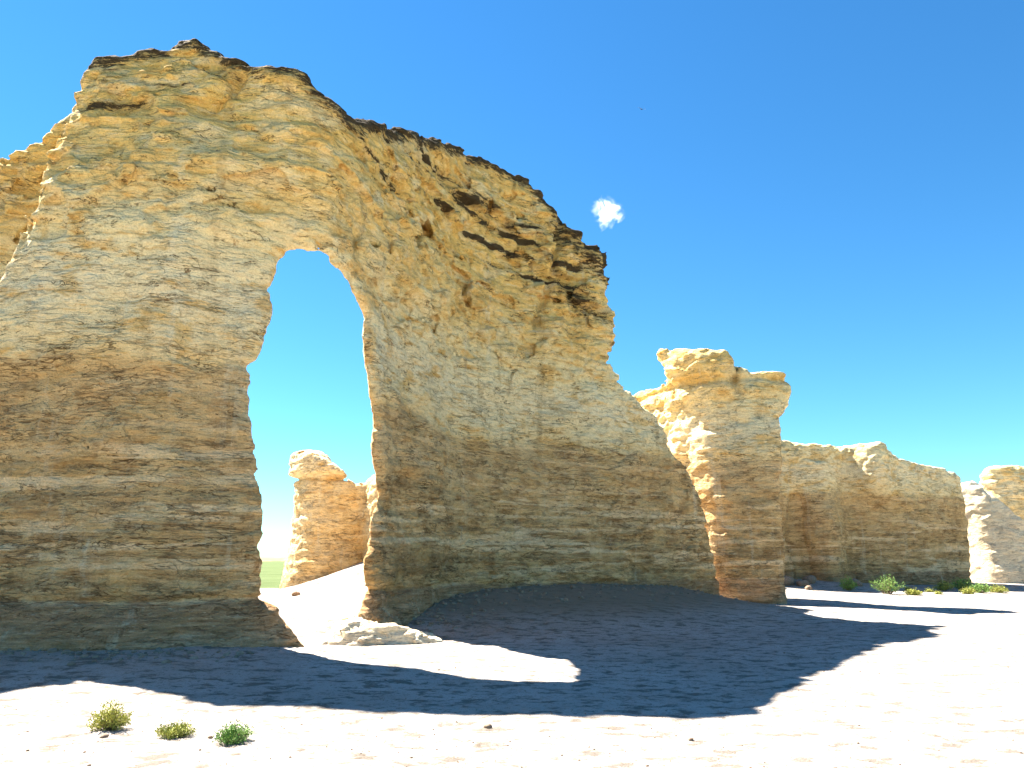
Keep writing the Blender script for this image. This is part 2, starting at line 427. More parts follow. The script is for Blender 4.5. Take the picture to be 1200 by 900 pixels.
def ground_material():
    m, n, b = mat_new("chalk_ground"); N = NB(n)
    geo = N("ShaderNodeNewGeometry"); pos = geo.outputs["Position"]
    sep = N("ShaderNodeSeparateXYZ"); N.link(pos, sep.inputs[0]); z = sep.outputs[2]
    n1 = N.noise(pos, .5, 5, .6); n2 = N.noise(N.mapping(pos, (1, 1.6, 1)), 2.6, 6, .7); n3 = N.noise(pos, 12, 5, .75); n4 = N.noise(pos, 45, 3, .7)
    c = N.ramp(n1, [(.35, (.34, .295, .25)), (.6, (.40, .355, .31))])
    c = N.mix(N.mapr(n2, .50, .60, 0, .85), c, (.135, .112, .09))
    c = N.mix(N.mapr(n3, .54, .66, 0, .8), c, (.115, .09, .065))
    c = N.mix(N.mapr(n4, .58, .68, 0, .8), c, (.12, .08, .05))
    # raised skirt by the rocks (south-east side): deeper shade put into its brown colour
    sk = N.math('MULTIPLY', N.mapr(N.math('ADD', z, N.math('MULTIPLY', N.math('SUBTRACT', n2, .5), .3)), .04, .45), N.mapr(sep.outputs[1], 27, 25))
    sk = N.math('MULTIPLY', sk, N.math('MAXIMUM', N.mapr(sep.outputs[0], -3.2, -2.2), N.mapr(sep.outputs[1], 15.5, 14.5)))
    c = N.mix(N.math('MULTIPLY', sk, .82), c, N.mix(n3, (.15, .11, .07), (.29, .225, .15)))
    # prairie beyond the chalk flat
    r = N("ShaderNodeVectorMath", operation='LENGTH'); N.link(pos, r.inputs[0])
    rr = N.math('ADD', r.outputs["Value"], N.math('MULTIPLY', N.math('SUBTRACT', n1, .5), 6))
    g = N.ramp(N.noise(pos, .10, 7, .7), [(.35, (.075, .10, .035)), (.6, (.12, .15, .06)), (.75, (.18, .18, .08))])
    g = N.mix(N.mapr(N.noise(pos, .8, 4, .7), .6, .7, 0, .7), g, (.05, .10, .03))
    fld = N.math('MULTIPLY', N.mapr(rr, 43, 45), N.math('MULTIPLY', N.mapr(z, .35, .1), N.mapr(sep.outputs[0], 8, 2)))
    fld = N.math('MAXIMUM', fld, N.mapr(r.outputs["Value"], 72, 76))
    c = N.mix(fld, c, g)
    N.link(c, b.inputs["Base Color"]); b.inputs["Roughness"].default_value = .95; b.inputs["Specular IOR Level"].default_value = .05
    h = N.math('ADD', N.math('MULTIPLY', n3, .035), N.math('MULTIPLY', n2, .05)); h = N.math('ADD', h, N.math('MULTIPLY', n4, .006))
    bp = N("ShaderNodeBump"); bp.inputs["Strength"].default_value = .8; bp.inputs["Distance"].default_value = 1.0
    N.link(h, bp.inputs["Height"]); N.link(bp.outputs[0], b.inputs["Normal"])
    return m
def build_ground():
    a = np.concatenate([np.linspace(-48, 48, 640, endpoint=False), np.linspace(48, 312, 120, endpoint=False)])
    th = np.radians(a); rr = np.concatenate([[0.0], np.geomspace(.8, 70, 620), np.geomspace(75, 6000, 40)])
    A, Rr = np.meshgrid(th, rr, indexing='ij')
    X = Rr*np.sin(A); Y = Rr*np.cos(A); Z = ground_z(X, Y)
    nA, nR = A.shape
    V = np.stack([X.ravel(), Y.ravel(), Z.ravel()], 1)
    i = np.arange(nA)[:, None]; j = np.arange(nR-1)[None]; i2 = (i+1) % nA
    Q = np.stack([i*nR+j, i*nR+j+1, i2*nR+j+1, i2*nR+j], -1).reshape(-1, 4)[:, ::-1]
    o = mesh_obj("ground", V, Q[:, ::-1] if False else Q, ground_material())
    return tag(o, kind="structure")
build_ground()

# ------------------------------------------------------------ the arch
TOP = [(13.35, 10.68), (13.68, 11.0), (14.13, 11.22), (14.49, 11.32), (14.62, 10.61), (14.61, 11.06), (14.67, 11.14), (14.83, 11.31), (15.07, 11.62), (15.29, 11.86), (15.43, 12.06), (15.86, 12.09), (16.14, 12.08), (16.22, 12.2), (16.49, 12.3), (16.87, 12.26), (17.04, 12.46), (17.28, 12.51), (17.51, 12.52), (17.76, 12.28), (17.96, 12.26), (18.13, 12.08), (18.52, 11.96), (18.72, 11.82), (19.0, 11.8), (19.36, 11.72), (19.63, 11.59), (19.84, 11.34), (19.92, 11.17), (20.19, 11.05), (20.51, 10.9), (21.08, 11.04), (21.62, 11.36), (22.46, 11.91), (22.69, 11.78), (23.38, 12.23), (24.25, 12.79), (25.09, 13.17), (25.6, 13.33), (26.01, 13.68), (26.68, 13.84), (27.66, 14.22), (27.76, 14.03), (28.55, 14.33), (28.86, 14.28), (29.54, 14.28), (30.12, 14.25), (30.64, 14.18), (31.13, 13.83), (31.46, 13.58), (31.96, 13.31), (32.23, 12.89), (32.4, 12.61), (32.75, 12.65), (32.81, 12.22), (33.44, 12.33), (33.5, 11.96), (33.64, 11.35), (33.73, 10.89), (33.75, 10.42), (33.89, 9.98), (34.02, 9.38), (33.93, 7.99), (33.96, 7.78), (34.29, 7.74), (34.58, 7.32), (34.88, 7.11), (35.45, 6.82), (35.96, 6.57), (36.22, 6.13), (36.37, 5.84), (36.53, 5.39), (36.94, 4.96), (37.6, 4.33), (38.1, 3.21), (38.45, 2.04), (38.71, 0.88)]
HOLE_R = [(22.19, -0.9)]+[(22.19, -0.02), (22.55, 0.48), (23.04, 0.89), (22.93, 0.98), (22.83, 1.51), (23.02, 1.87), (23.02, 2.23), (23.17, 2.61), (23.37, 3.0), (23.23, 3.37), (23.11, 3.64), (22.99, 3.86), (22.91, 4.1), (22.96, 4.49), (22.9, 4.67), (22.78, 4.84), (22.66, 5.01), (22.54, 5.28), (22.37, 5.53), (22.3, 5.71), (22.16, 6.15), (21.96, 6.29), (22.03, 6.5), (22.04, 6.76), (21.8, 6.92), (21.58, 7.0), (21.32, 7.1), (20.96, 7.16), (20.69, 7.19), (20.47, 7.35), (20.23, 7.42), (19.93, 7.4), (19.79, 7.37)]
HOLE_L = [(19.7, 7.23), (19.66, 6.87), (19.62, 6.69), (19.65, 6.52), (19.67, 6.09), (19.61, 5.91), (19.62, 5.65), (19.48, 5.31), (19.31, 4.97), (19.27, 4.56), (19.27, 4.39), (19.35, 4.04), (19.46, 3.75), (19.55, 3.36), (19.58, 2.74), (19.63, 2.43), (19.64, 2.12), (19.59, 1.82), (19.64, 1.53), (19.75, 1.23), (19.75, 0.98), (19.96, 0.76), (20.29, 0.34), (20.48, 0.11)]+[(20.63, -.9)]
TOP = [(a, b+np.interp(a, [13.3, 14.5], [.05, .85]) if a < 14.55 else b-.22 if 16.8 < a < 17.85 else b-.2 if 14.7 < a < 19.5 else b-.12 if 25 < a < 32.3 else b) for a, b in TOP]
def arch_outline():
    left = [(2, -2), (2, 11.2), (5, 12.2), (9, 12.6), (10.4, 12.5), (11.0, 11.7), (11.5, 10.9), (12.2, 10.5), (12.8, 10.3)]
    right = [(TOP[-1][0]+.15, -2)]
    lip_r = [(HOLE_R[0][0], -2)]; lip_l = [(HOLE_L[-1][0], -2)]
    return left+TOP+right+lip_r+HOLE_R+HOLE_L+lip_l
HP = HOLE_R+HOLE_L
def a_taper(s, z):
    """thin towards the opening"""
    c = np.array(HOLE_R+HOLE_L, np.float32)
    d = np.full(s.shape, 1e9, np.float32)
    for i in range(len(c)-1):
        a, e = c[i], c[i+1]-c[i]; L = float(e@e)
        if L < 1e-9: continue
        t = np.clip(((s-a[0])*e[0]+(z-a[1])*e[1])/L, 0, 1)
        d = np.minimum(d, (s-a[0]-t*e[0])**2+(z-a[1]-t*e[1])**2)
    return np.sqrt(d)
def arch_Tf(s, z, D):
    d = a_taper(s, z)
    e = np.interp(z, [0, 4.5, 6.5, 8, 11, 13], [12.6, 13.5, 14.4, 14.9, 15.1, 15.1])   # left edge of the big pillar
    pil = sstep(e-.5, e+.3, s)*(1-sstep(17.8, 21.2, s))
    pil = pil*(1-.8*sstep(7.5, 12.2, z))*(.75*np.sqrt(np.clip(1-((s-16.6)/3.9)**2, 0, 1))+.15)
    rgt = sstep(21, 25.5, s)*.05
    wd = np.interp(z, [9.5, 10.8], [1, .25])
    base = .05-1.15*(1-sstep(e-.9*wd, e+.5*wd, s))*sstep(3.8, 6.2, z)*sstep(11.0, 13.8, s)
    T = base+pil+rgt+.18
    T = T-.22*(1-sstep(4.7, 5.25, z))*sstep(1.2, 3.8, z)*(s < 22)
    T = T+.14*np.exp(-((z-9.0)/1.1)**2)*sstep(14, 16, s)
    flare = np.clip(.9-z, 0, 3)
    T = T+flare*(.95*(1-sstep(19.5, 21.5, s))+.25*sstep(23, 25, s))
    T = T+.38*sstep(.8, .15, z)*(1-sstep(23, 25.5, s))*sstep(20.5, 22, s)
    T = T-.25*sstep(34, 37, s)
    T = T*(.42+.58*sstep(0, 1.7, d))
    return np.where(s < 16, T, np.maximum(T, .16))
def arch_Tb(s, z, D):
    d = a_taper(s, z)
    T = .5+.65*(1-sstep(17, 20, s))+1.1*(1-sstep(13.5, 15.8, s))+.7*sstep(23.5, 27, s)
    return np.maximum(T*(.4+.6*sstep(0, 2.2, d)), .25)
SX = np.array([p[0] for p in TOP]); SZ = np.array([p[1] for p in TOP])
o_ = np.argsort(SX, kind='stable')
def rim(s): return np.interp(s, SX[o_], SZ[o_])
def arch_lichen(s, t, z):
    dz = rim(s)-z
    r = (1-sstep(.05, .75, dz))*sstep(9.6, 10.6, z)
    r = r*sstep(14.2, 15.2, s)*(.92+.13*sstep(19.5, 22, s))
    # streaks beneath the rim of the right wing
    w = z+.12*perlin(s/1.6, s*0, s*0, 71)+.08*perlin(s/.5, z/.4, s*0, 72)
    brk = .45+.8*sstep(-.12, .25, perlin(s/1.7, s*0+3.3, z/.22, 73))
    for z0, a, s0, s1, th in ((12.35, 1., 23, 32, .2), (11.3, .9, 26, 33, .16), (10.6, .8, 28, 33, .14), (10.2, .7, 14.2, 17, .12), (11.9, .95, 22.5, 31.2, .16), (11.35, .85, 21.8, 27.5, .12), (10.4, .6, 20.3, 23.5, .1), (11.1, .75, 15.0, 19.0, .14), (10.75, .55, 16, 18.3, .12), (12.6, .6, 26, 31, .12)):
        r = np.maximum(r, brk*a*np.exp(-((w-z0+.02*(s-26))/th)**2)*sstep(s0-.6, s0+.6, s)*(1-sstep(s1-.8, s1+.8, s)))
    r = np.maximum(r, .75*sstep(31.0, 31.8, s)*sstep(8.8, 9.8, z)*.9*(.6+.4*np.sin(z*3.1+s*2)))
    return r
def arch_blocks(s, z):
    b = .16+.75*sstep(6.6, 8.6, z)+.35*sstep(6.2, 7.5, z)*sstep(22, 24, s)
    b = b*(.45+.55*sstep(.2, 1.2, rim(s)-z)+.5*sstep(32.8, 33.6, s))+.45*sstep(32.8, 33.6, s)*(1-sstep(.4, 1.3, rim(s)-z))
    b = b+.6*sstep(.9, .2, z)*sstep(21, 22, s)*(1-sstep(23.5, 25, s))
    return b
def arch_extra(s, t, z, n1, n2, n3):
    # undercut bed above the foot and a few long bedding notches
    w = z+.05*n2
    d = .07*np.exp(-((w-.93)/.05)**2)
    for z0, a, th in ((5.15, .08, .08), (8.1, .07, .06), (10.15, .12, .09), (11.5, .1, .06), (12.3, .1, .05), (2.1, .05, .05), (2.75, .05, .04), (3.5, .05, .05), (1.5, .05, .04)):
        d = d+a*np.exp(-((w-z0)/th)**2)*(.35+.9*n1)
    # steep joint in the pillar head and the gash on the right wing
    d = d+.25*np.exp(-((s-18.2-.55*(z-10.6)+.3*n2)/.12)**2)*sstep(10.0, 10.6, z)*(1-sstep(11.0, 11.5, z))
    d = d+.30*np.exp(-((s-31.2-.25*(z-10)+.25*n2)/.14)**2)*sstep(8.3, 9.2, z)*(t > 0)
    return d
def arch_hole(s, z): return .8*(1-sstep(.3, 1.6, a_taper(s, z)))
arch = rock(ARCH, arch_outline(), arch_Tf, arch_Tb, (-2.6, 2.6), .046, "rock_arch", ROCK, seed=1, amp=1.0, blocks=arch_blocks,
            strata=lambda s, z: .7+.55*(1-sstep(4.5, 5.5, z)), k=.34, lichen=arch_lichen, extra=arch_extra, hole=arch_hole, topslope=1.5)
tag(arch, "towering yellow chalk arch with a tall keyhole opening and black lichen along its rim", "rock arch")

P = [(.35, -2), (.45, .1), (.6, .36), (.9, .46), (1.3, .34), (1.7, .26), (2.1, .2), (2.5, .06), (2.8, -.1), (2.9, -2)]
lg = rock([(-4.1,15.6),(-3.4,15.45),(-2.6,15.5),(-1.2,15.9),(0,16.3)], P, lambda s, z, D: .25+.5*np.clip(.5-z, 0, 1), lambda s, z, D: .6+0*s, (-1.1, .9), .03, "rock_ledge", ROCK, seed=31,
          blocks=lambda s, z: .6, k=.12, big=.3, belt=0.0, stretch=.5, topslope=0)
tag(lg, "low broken chalk ledge lying in the sun at the foot of the arch's right pier", "rock ledge")

# ------------------------------------------------------------ the butte right of the arch
P = [(.6, -2), (.7, 8.4), (1.55, 8.67), (2.33, 8.74), (3.28, 8.69), (4.14, 8.58), (4.64, 8.54), (4.9, 8.74), (4.81, 9.15), (4.3, 9.79), (4.45, 10.05), (5.38, 9.92), (6.18, 9.73), (6.9, 9.49), (7.38, 9.41), (7.75, 9.14), (7.97, 8.68), (8.44, 8.56), (8.94, 8.57), (9.45, 8.55), (9.85, 8.36), (9.85, 7.96), (9.67, 7.45), (9.57, 7.12), (9.26, 6.78), (9.17, 6.13), (9.15, 5.16), (8.94, 4.21), (8.99, 3.28), (8.92, 1.75), (8.8, -2)]
bt = rock([(4.9,34),(5.3,33),(6.0,31),(6.8,29),(7.6,27.9),(9.2,27.4),(12.2,27.8)], P,
          lambda s, z, D: .35+.2*sstep(8.4, 9.2, z)*(s > 4)-.15*np.exp(-((z-7)/1.)**2), lambda s, z, D: 1.5+0*s, (-2.3, 1.6), .06, "rock_butte", ROCK, seed=5,
          blocks=lambda s, z: .2+.35*sstep(6.5, 8.3, z)+.45*(1-sstep(5, 6.5, s)), big=1.0, k=.35,
          lichen=lambda s, t, z: .25*sstep(8.3, 9, z),
          extra=lambda s, t, z, n1, n2, n3: .22*np.exp(-((s-7.7+.2*n2)/.12)**2)*sstep(7.2, 8.2, z)+.15*np.exp(-((z-8.25+.1*n1)/.12)**2))
tag(bt, "flat-topped chalk butte with an overhanging cap, just right of the big arch", "butte")

# ------------------------------------------------------------ the long cliff behind on the right
P = [(6, -2), (6, 8.3), (9.97, 8.49), (10.39, 8.01), (11.06, 7.81), (11.96, 7.7), (12.8, 7.73), (14.91, 7.84), (15.69, 7.86), (16.73, 7.92), (17.38, 7.69), (17.72, 7.45), (18.12, 7.16), (19.07, 7.12), (20.03, 6.92), (21.99, 6.83), (23.19, 6.69), (23.77, 6.26), (23.8, 5), (23.64, 3.33), (23.39, 1.36), (23.21, -2)]
cl = rock([(8.5,33),(11.5,38.5),(13.3,40.5),(17,40.2),(18.3,41.8),(22,42.2),(27,44.8),(28.6,47.5)], P,
          lambda s, z, D: .35+1.25*sstep(4.2, 6.0, z)*np.exp(-((s-16.2)/1.2)**2)+.35*np.exp(-((s-12.2)/.5)**2)*(1-sstep(3, 5.5, z)), lambda s, z, D: 1.4+0*s, (-2.2, 2.2), .075, "rock_cliff", ROCK, seed=9,
          blocks=lambda s, z: .12+.6*sstep(5.8, 6.8, z), k=.35, big=.9,
          extra=lambda s, t, z, n1, n2, n3: 1.3*np.exp(-((s-10.9+.5*n1)/.42)**2)*(1-sstep(4.3, 5.6, z))+.12*np.abs(perlin(s/1.1, s*0, z/9, 91)))
tag(cl, "long chalk cliff with brown lower half standing behind the butte", "cliff")

# ------------------------------------------------------------ buttress and far butte at the right edge of the view
P = [(2.2, -2), (2.8, 6.0), (4.04, 6.24), (4.61, 6.3), (5.13, 5.94), (5.44, 5.51), (6.17, 4.99), (6.56, 4.37), (7.19, 3.75), (9.29, 2.95), (12, 2.6), (12, -2)]
bu = rock([(27.1,50.5),(28,47),(28.9,45.6),(31,45.3),(34,45.7),(39,46)], P, lambda s, z, D: .3+.12*np.clip(2-z, 0, 3), lambda s, z, D: .9+0*s, (-1.6, 1.4), .08,
          "rock_buttress", ROCK, seed=13, blocks=lambda s, z: .2, k=.3, big=.4, belt=.15)
tag(bu, "low sloping chalk buttress with a bright sunlit left end beyond the cliff", "rock buttress")
P = [(3.5, -2), (4.8, 5), (5.18, 6.63), (5.37, 7.52), (5.91, 7.95), (6.55, 8.03), (8.22, 8.0), (9.9, 8.1), (13.16, 7.73), (15, 7.5), (15, -2)]
fb = rock([(32.3,58),(32.9,54),(33.8,52),(38,51.5),(44,52.5)], P, lambda s, z, D: .4+0*s, lambda s, z, D: 1.6+0*s, (-2.4, 1.6), .1,
          "rock_butte", ROCK, belt=.3, seed=17, blocks=lambda s, z: .6, k=.5)
tag(fb, "distant sunlit chalk butte rising behind the low buttress at the far right", "butte")

# ------------------------------------------------------------ the rock seen through the arch
P = [(0, -2), (0.3, .1), (2.3, 1.4), (3.1, 2.6), (3.8, 3.75), (3.9, 4.5), (3.55, 5.2), (3.35, 6.0), (3.7, 6.45), (4.68, 6.55), (5.45, 6.4), (6.0, 6.1), (6.5, 5.8), (6.8, 5.5), (7.1, 5.15), (7.3, 5.0), (7.75, 5.03), (8.03, 5.27), (8.95, 5.38), (10.2, 5.1), (12.6, 5), (12.6, -2)]
fr = rock([(-11.3,39),(-10.8,37.5),(-9.95,35),(-9.0,34),(-7.6,34.1),(-6.6,34.7),(-5.9,33.4),(-4.5,33),(-2,33.5)], P,
          lambda s, z, D: .3+.25*sstep(5.2, 5.6, z)*(s < 7.2)+.08*np.clip(3-z, 0, 3), lambda s, z, D: .9+0*s, (-1.6, 1.4), .06, "rock_butte", ROCK, seed=23,
          blocks=lambda s, z: .3+.3*sstep(5, 6, z), k=.4, big=.8,
          extra=lambda s, t, z, n1, n2, n3: .2*np.exp(-((z-5.2+.12*n1)/.1)**2)*(s < 7), belt=.25)
tag(fr, "pale sunlit chalk butte with a rounded cap boulder, framed by the arch opening", "butte")

# ------------------------------------------------------------ far bluffs
def bluffs():
    m, n, b = mat_new("red_bluff"); N = NB(n)
    geo = N("ShaderNodeNewGeometry"); nn = N.noise(N.mapping(geo.outputs[0], (1, 1, .3)), .05, 5, .7)
    N.link(N.ramp(nn, [(.45, (.14, .15, .07)), (.55, (.50, .24, .14)), (.7, (.58, .33, .22))]), b.inputs[0]); b.inputs["Roughness"].default_value = 1
    th = np.radians(np.linspace(-60, 60, 600)); rows = [(560, 0), (575, .45), (590, .85), (600, 1.0), (900, 1.0), (1500, .2)]
    V = []
    for r_, q in rows:
        for a in th:
            V.append((r_*math.sin(a), r_*math.cos(a), 0))
    V = np.array(V); H = np.zeros(len(V))
    nn = perlin(np.sin(np.tile(th, 6))*14, np.zeros(len(V)), np.zeros(len(V)), 5)*.5+perlin(np.sin(np.tile(th, 6))*50, np.zeros(len(V)), np.zeros(len(V)), 6)*.2
    H = np.repeat([q for _, q in rows], len(th))*(2.2+5*np.clip(nn+.2, 0, 1)); H[:len(th)] = -1
    V[:, 2] = H
    i = np.arange(5)[:, None]; j = np.arange(len(th)-1)[None]; n_ = len(th)
    Q = np.stack([i*n_+j, i*n_+j+1, (i+1)*n_+j+1, (i+1)*n_+j], -1).reshape(-1, 4)
    return tag(mesh_obj("hills", V, Q, m), kind="structure")
bluffs()

# ------------------------------------------------------------ bushes
def leaf_mat(name, c1, c2):
    m, n, b = mat_new(name); N = NB(n)
    geo = N("ShaderNodeNewGeometry"); oi = N.noise(geo.outputs[0], 14, 3)
    c = N.mix(N.mapr(oi, .4, .6), c1, c2)
    c = N.mix(N.math('MULTIPLY', geo.outputs["Random Per Island"], .5), c, (c2[0]*1.25, c2[1]*1.15, c2[2]*.9))
    N.link(c, b.inputs[0]); b.inputs["Roughness"].default_value = .7; b.inputs["Specular IOR Level"].default_value = .2
    b.inputs["Transmission Weight"].default_value = 0
    return m
LEAF_Y = leaf_mat("yellow_green_leaf", (.22, .23, .04), (.42, .42, .10))
LEAF_M = leaf_mat("olive_leaf", (.17, .20, .04), (.34, .35, .08))
LEAF_G = leaf_mat("green_leaf", (.08, .17, .04), (.20, .33, .08))
m_, n_, b_ = mat_new("dry_stem"); b_.inputs[0].default_value = (.20, .14, .07, 1); b_.inputs["Roughness"].default_value = .9; STEM = m_
def bush(x, y, rad, hgt, mat, label, nst=60, leaf=.018, seed=1, group=None, spread=1.0, nleaf=26):
    rg = np.random.default_rng(seed); z0 = gz(x, y)-.01
    root = bpy.data.objects.new("desert_bush", None); col.objects.link(root); root.location = (x, y, z0)
    LV, LF, SV, SF = [], [], [], []
    for _ in range(nst):
        az = rg.uniform(0, 2*math.pi); rr = rad*math.sqrt(rg.uniform(0, 1))*1.0
        hh = hgt*(1-.55*(rr/rad)**2)*rg.uniform(.55, 1.12)
        tip = np.array([rr*math.cos(az), rr*math.sin(az), hh]); b0 = tip*np.array([.22, .22, 0])
        pts = [b0+(tip-b0)*np.array([t**1.0, t**1.0, t**.75]) for t in np.linspace(0, 1, 6)]
        w = leaf*.16
        side = np.array([-math.sin(az), math.cos(az), 0])*w; up = np.array([math.cos(az), math.sin(az), 0])*w
        base = len(SV)
        for q, p in enumerate(pts):
            k_ = 1-.6*q/5
            SV += [p+side*k_, p-side*.5*k_+up*k_, p-side*.5*k_-up*k_]
        for q in range(5):
            for a in range(3):
                SF.append((base+q*3+a, base+q*3+(a+1) % 3, base+q*3+3+(a+1) % 3, base+q*3+3+a))
        for _l in range(nleaf):
            t = rg.uniform(.25, 1.05); p = b0+(tip-b0)*np.array([t, t, t**.75])+rg.normal(size=3)*leaf*.8
            p[2] = max(p[2], leaf*.5)
            d = rg.normal(size=3)+np.array([math.cos(az)*.6, math.sin(az)*.6, .9]); d /= np.linalg.norm(d)
            s_ = np.cross(d, rg.normal(size=3)); s_ /= np.linalg.norm(s_)
            L = leaf*rg.uniform(.7, 1.5); W = L*.27; i0 = len(LV)
            nrm = np.cross(d, s_)
            LV += [p, p+d*L*.5+s_*W+nrm*W*.3, p+d*L, p+d*L*.5-s_*W+nrm*W*.3]
            LF.append((i0, i0+1, i0+2, i0+3))
    mesh_obj("foliage", LV, LF, mat, root, smooth=False)
    mesh_obj("stem", SV, SF, STEM, root)
    return tag(root, label, "bush", group)
bush(-3.84, 7.62, .19, .25, LEAF_Y, "yellow-green bush, tallest and leftmost of the three in the foreground", 95, .020, 3)
bush(-3.07, 7.30, .18, .13, LEAF_M, "low olive bush, middle of the three small bushes in the foreground", 85, .018, 4)
bush(-2.44, 7.02, .16, .16, LEAF_G, "dark green bush, rightmost of the three in the foreground", 90, .018, 5)
BG = "green bushes at the foot of the far cliffs"
for i, (x, y, r_, h_, mt, lb) in enumerate([
    (15.9, 36.2, .42, .60, LEAF_G, "green bush at the edge of the cliff's shadow"),
    (16.9, 34.6, .72, .80, LEAF_G, "largest green bush in the sun before the long cliff"),
    (17.9, 34.3, .38, .22, LEAF_M, "flat olive bush just right of the largest far bush"),
    (21.3, 37.9, .50, .42, LEAF_M, "olive bush left of the sunlit buttress foot"),
    (22.6, 38.6, .60, .62, LEAF_G, "dark green bush standing at the foot of the sunlit white buttress end"),
    (22.0, 36.0, .48, .48, LEAF_G, "green bush in front of the sunlit buttress foot"),
    (23.0, 36.4, .50, .34, LEAF_M, "low wide bush right of the cluster by the buttress"),
    (21.0, 35.3, .36, .25, LEAF_M, "small olive bush, nearest of the cluster by the buttress"),
    (24.6, 35.8, .30, .32, LEAF_Y, "yellowish bush at the right edge of the view")]):
    bush(x, y, r_, h_, mt, lb, 60, .055, 20+i, BG, nleaf=22)
for i, (x, y, r_) in enumerate([(19.2, 37.2, .22), (19.9, 36.6, .2), (19.4, 35.0, .16)]):
    bush(x, y, r_, .12, LEAF_M, "tiny dry tuft on the sunlit flat between the far bushes", 26, .05, 50+i, "tiny dry tufts on the sunlit flat", nleaf=12)

# ------------------------------------------------------------ stones
m_, n_, b_ = mat_new("brown_stone"); N = NB(n_); geo = N("ShaderNodeNewGeometry")
N.link(N.ramp(N.noise(geo.outputs[0], 25, 4, .7), [(.35, (.13, .08, .05)), (.65, (.34, .24, .16))]), b_.inputs[0]); b_.inputs["Roughness"].default_value = .95; STONE = m_
def stone_mesh(seed, sc=1.0):
    rg = np.random.default_rng(seed)
    import bmesh
    bm = bmesh.new(); bmesh.ops.create_icosphere(bm, subdivisions=2, radius=1)
    V = np.array([v.co[:] for v in bm.verts]); F = np.array([[v.index for v in f.verts] for f in bm.faces]); bm.free()
    n = perlin(V[:, 0]*1.3+seed*3.1, V[:, 1]*1.3, V[:, 2]*1.3, seed)*.45+perlin(V[:, 0]*3+seed, V[:, 1]*3, V[:, 2]*3, seed)*.15
    V = V*(1+n)[:, None]*np.array([1, rg.uniform(.65, .9), rg.uniform(.45, .65)])
    return V, F
STP = [stone_mesh(i) for i in range(6)]
def stone(x, y, size, label, group=None, cat="stone", seed=0, mesh=None, name="stone"):
    rg = np.random.default_rng(seed+100)
    if mesh is None:
        V, F = STP[seed % 6]; o = mesh_obj(name, V, F, STONE)
    else:
        o = mesh.copy(); col.objects.link(o)
    o.location = (x, y, gz(x, y)+size*.25); o.scale = (size, size, size); o.rotation_euler = (0, 0, rg.uniform(0, 6.28))
    return tag(o, label, cat, group), o
stone(-.23, 7.64, .042, "brown stone lying on white ground just below the middle of the arch shadow", seed=1)
stone(1.62, 7.25, .030, "brown stone alone on the bright ground in the lower right foreground", seed=2)
stone(-2.72, 7.22, .034, "dark round stone between the olive bush and the dark green bush", seed=3)
stone(-3.72, 7.30, .040, "flat reddish stone in front of the tallest foreground bush", seed=4)
stone(-7.6, 27.0, .16, "dark stone on the sunlit slope seen through the arch", seed=5)
BL = [(12.6, 36.6, .45, "dark boulder nearest the butte in the cliff's shadow"), (13.5, 38.0, .6, "largest dark boulder piled against the shaded cliff foot"), (14.3, 37.6, .35, "medium boulder in front of the pile at the shaded cliff foot"), (15.0, 38.6, .5, "boulder at the right end of the shaded pile below the cliff"), (14.0, 36.2, .25, "small boulder at the lower edge of the shaded scree"), (17.2, 38.4, .4, "pale sunlit boulder lying against the cliff foot")]
for i, (x, y, sz, lb) in enumerate(BL): stone(x, y, sz, lb, "boulders at the foot of the long cliff", "boulder", 11+i, name="boulder")
protos = []
rg = np.random.default_rng(42); cnt = 0
G2 = "small brown stones scattered over the white foreground"
while cnt < 110:
    y = 5.9+8*rg.random()**1.6; x = rg.uniform(-.75, .78)*y
    if y > 8.3 and x < 2: continue
    sz = .007+.013*rg.random()**2.5
    k = cnt % 6
    if cnt < 6:
        _, o = stone(x, y, sz, "small brown stone among many scattered on the white foreground", G2, seed=k); protos.append(o)
    else:
        stone(x, y, sz, "small brown stone among many scattered on the white foreground", G2, seed=cnt, mesh=protos[k])
    cnt += 1
def gravel():
    rg = np.random.default_rng(8); V0 = np.array([(1,0,0),(-1,0,0),(0,1,0),(0,-1,0),(0,0,.7),(0,0,-.7)], float)
    F0 = np.array([(0,2,4),(2,1,4),(1,3,4),(3,0,4),(2,0,5),(1,2,5),(3,1,5),(0,3,5)])
    n = 5200; y = 5.2+20*rg.random(n)**2.0; x = rg.uniform(-.8, .8, n)*y
    # clustered
    keep = perlin(x/1.1, y/1.1, 0*x, 77)+rg.normal(size=n)*.22 > .05
    x, y = x[keep], y[keep]; n = len(x); z = ground_z(x, y)
    sz = .0028+.0065*rg.random(n)**3+.0004*y
    a = rg.uniform(0, 6.28, n); c, s = np.cos(a)*sz, np.sin(a)*sz
    V = np.zeros((n, 6, 3)); jit = 1+.35*rg.normal(size=(n, 6))
    vx = V0[None, :, 0]*jit; vy = V0[None, :, 1]*jit; vz = V0[None, :, 2]*jit
    V[:, :, 0] = x[:, None]+c[:, None]*vx-s[:, None]*vy; V[:, :, 1] = y[:, None]+s[:, None]*vx+c[:, None]*vy
    V[:, :, 2] = z[:, None]+sz[:, None]*(vz+.2)
    F = (F0[None]+6*np.arange(n)[:, None, None]).reshape(-1, 3)
    o = mesh_obj("gravel", V.reshape(-1, 3), F, STONE, smooth=False)
    return tag(o, "fine brown gravel strewn over the white chalk ground", "gravel", kind="stuff")
gravel()
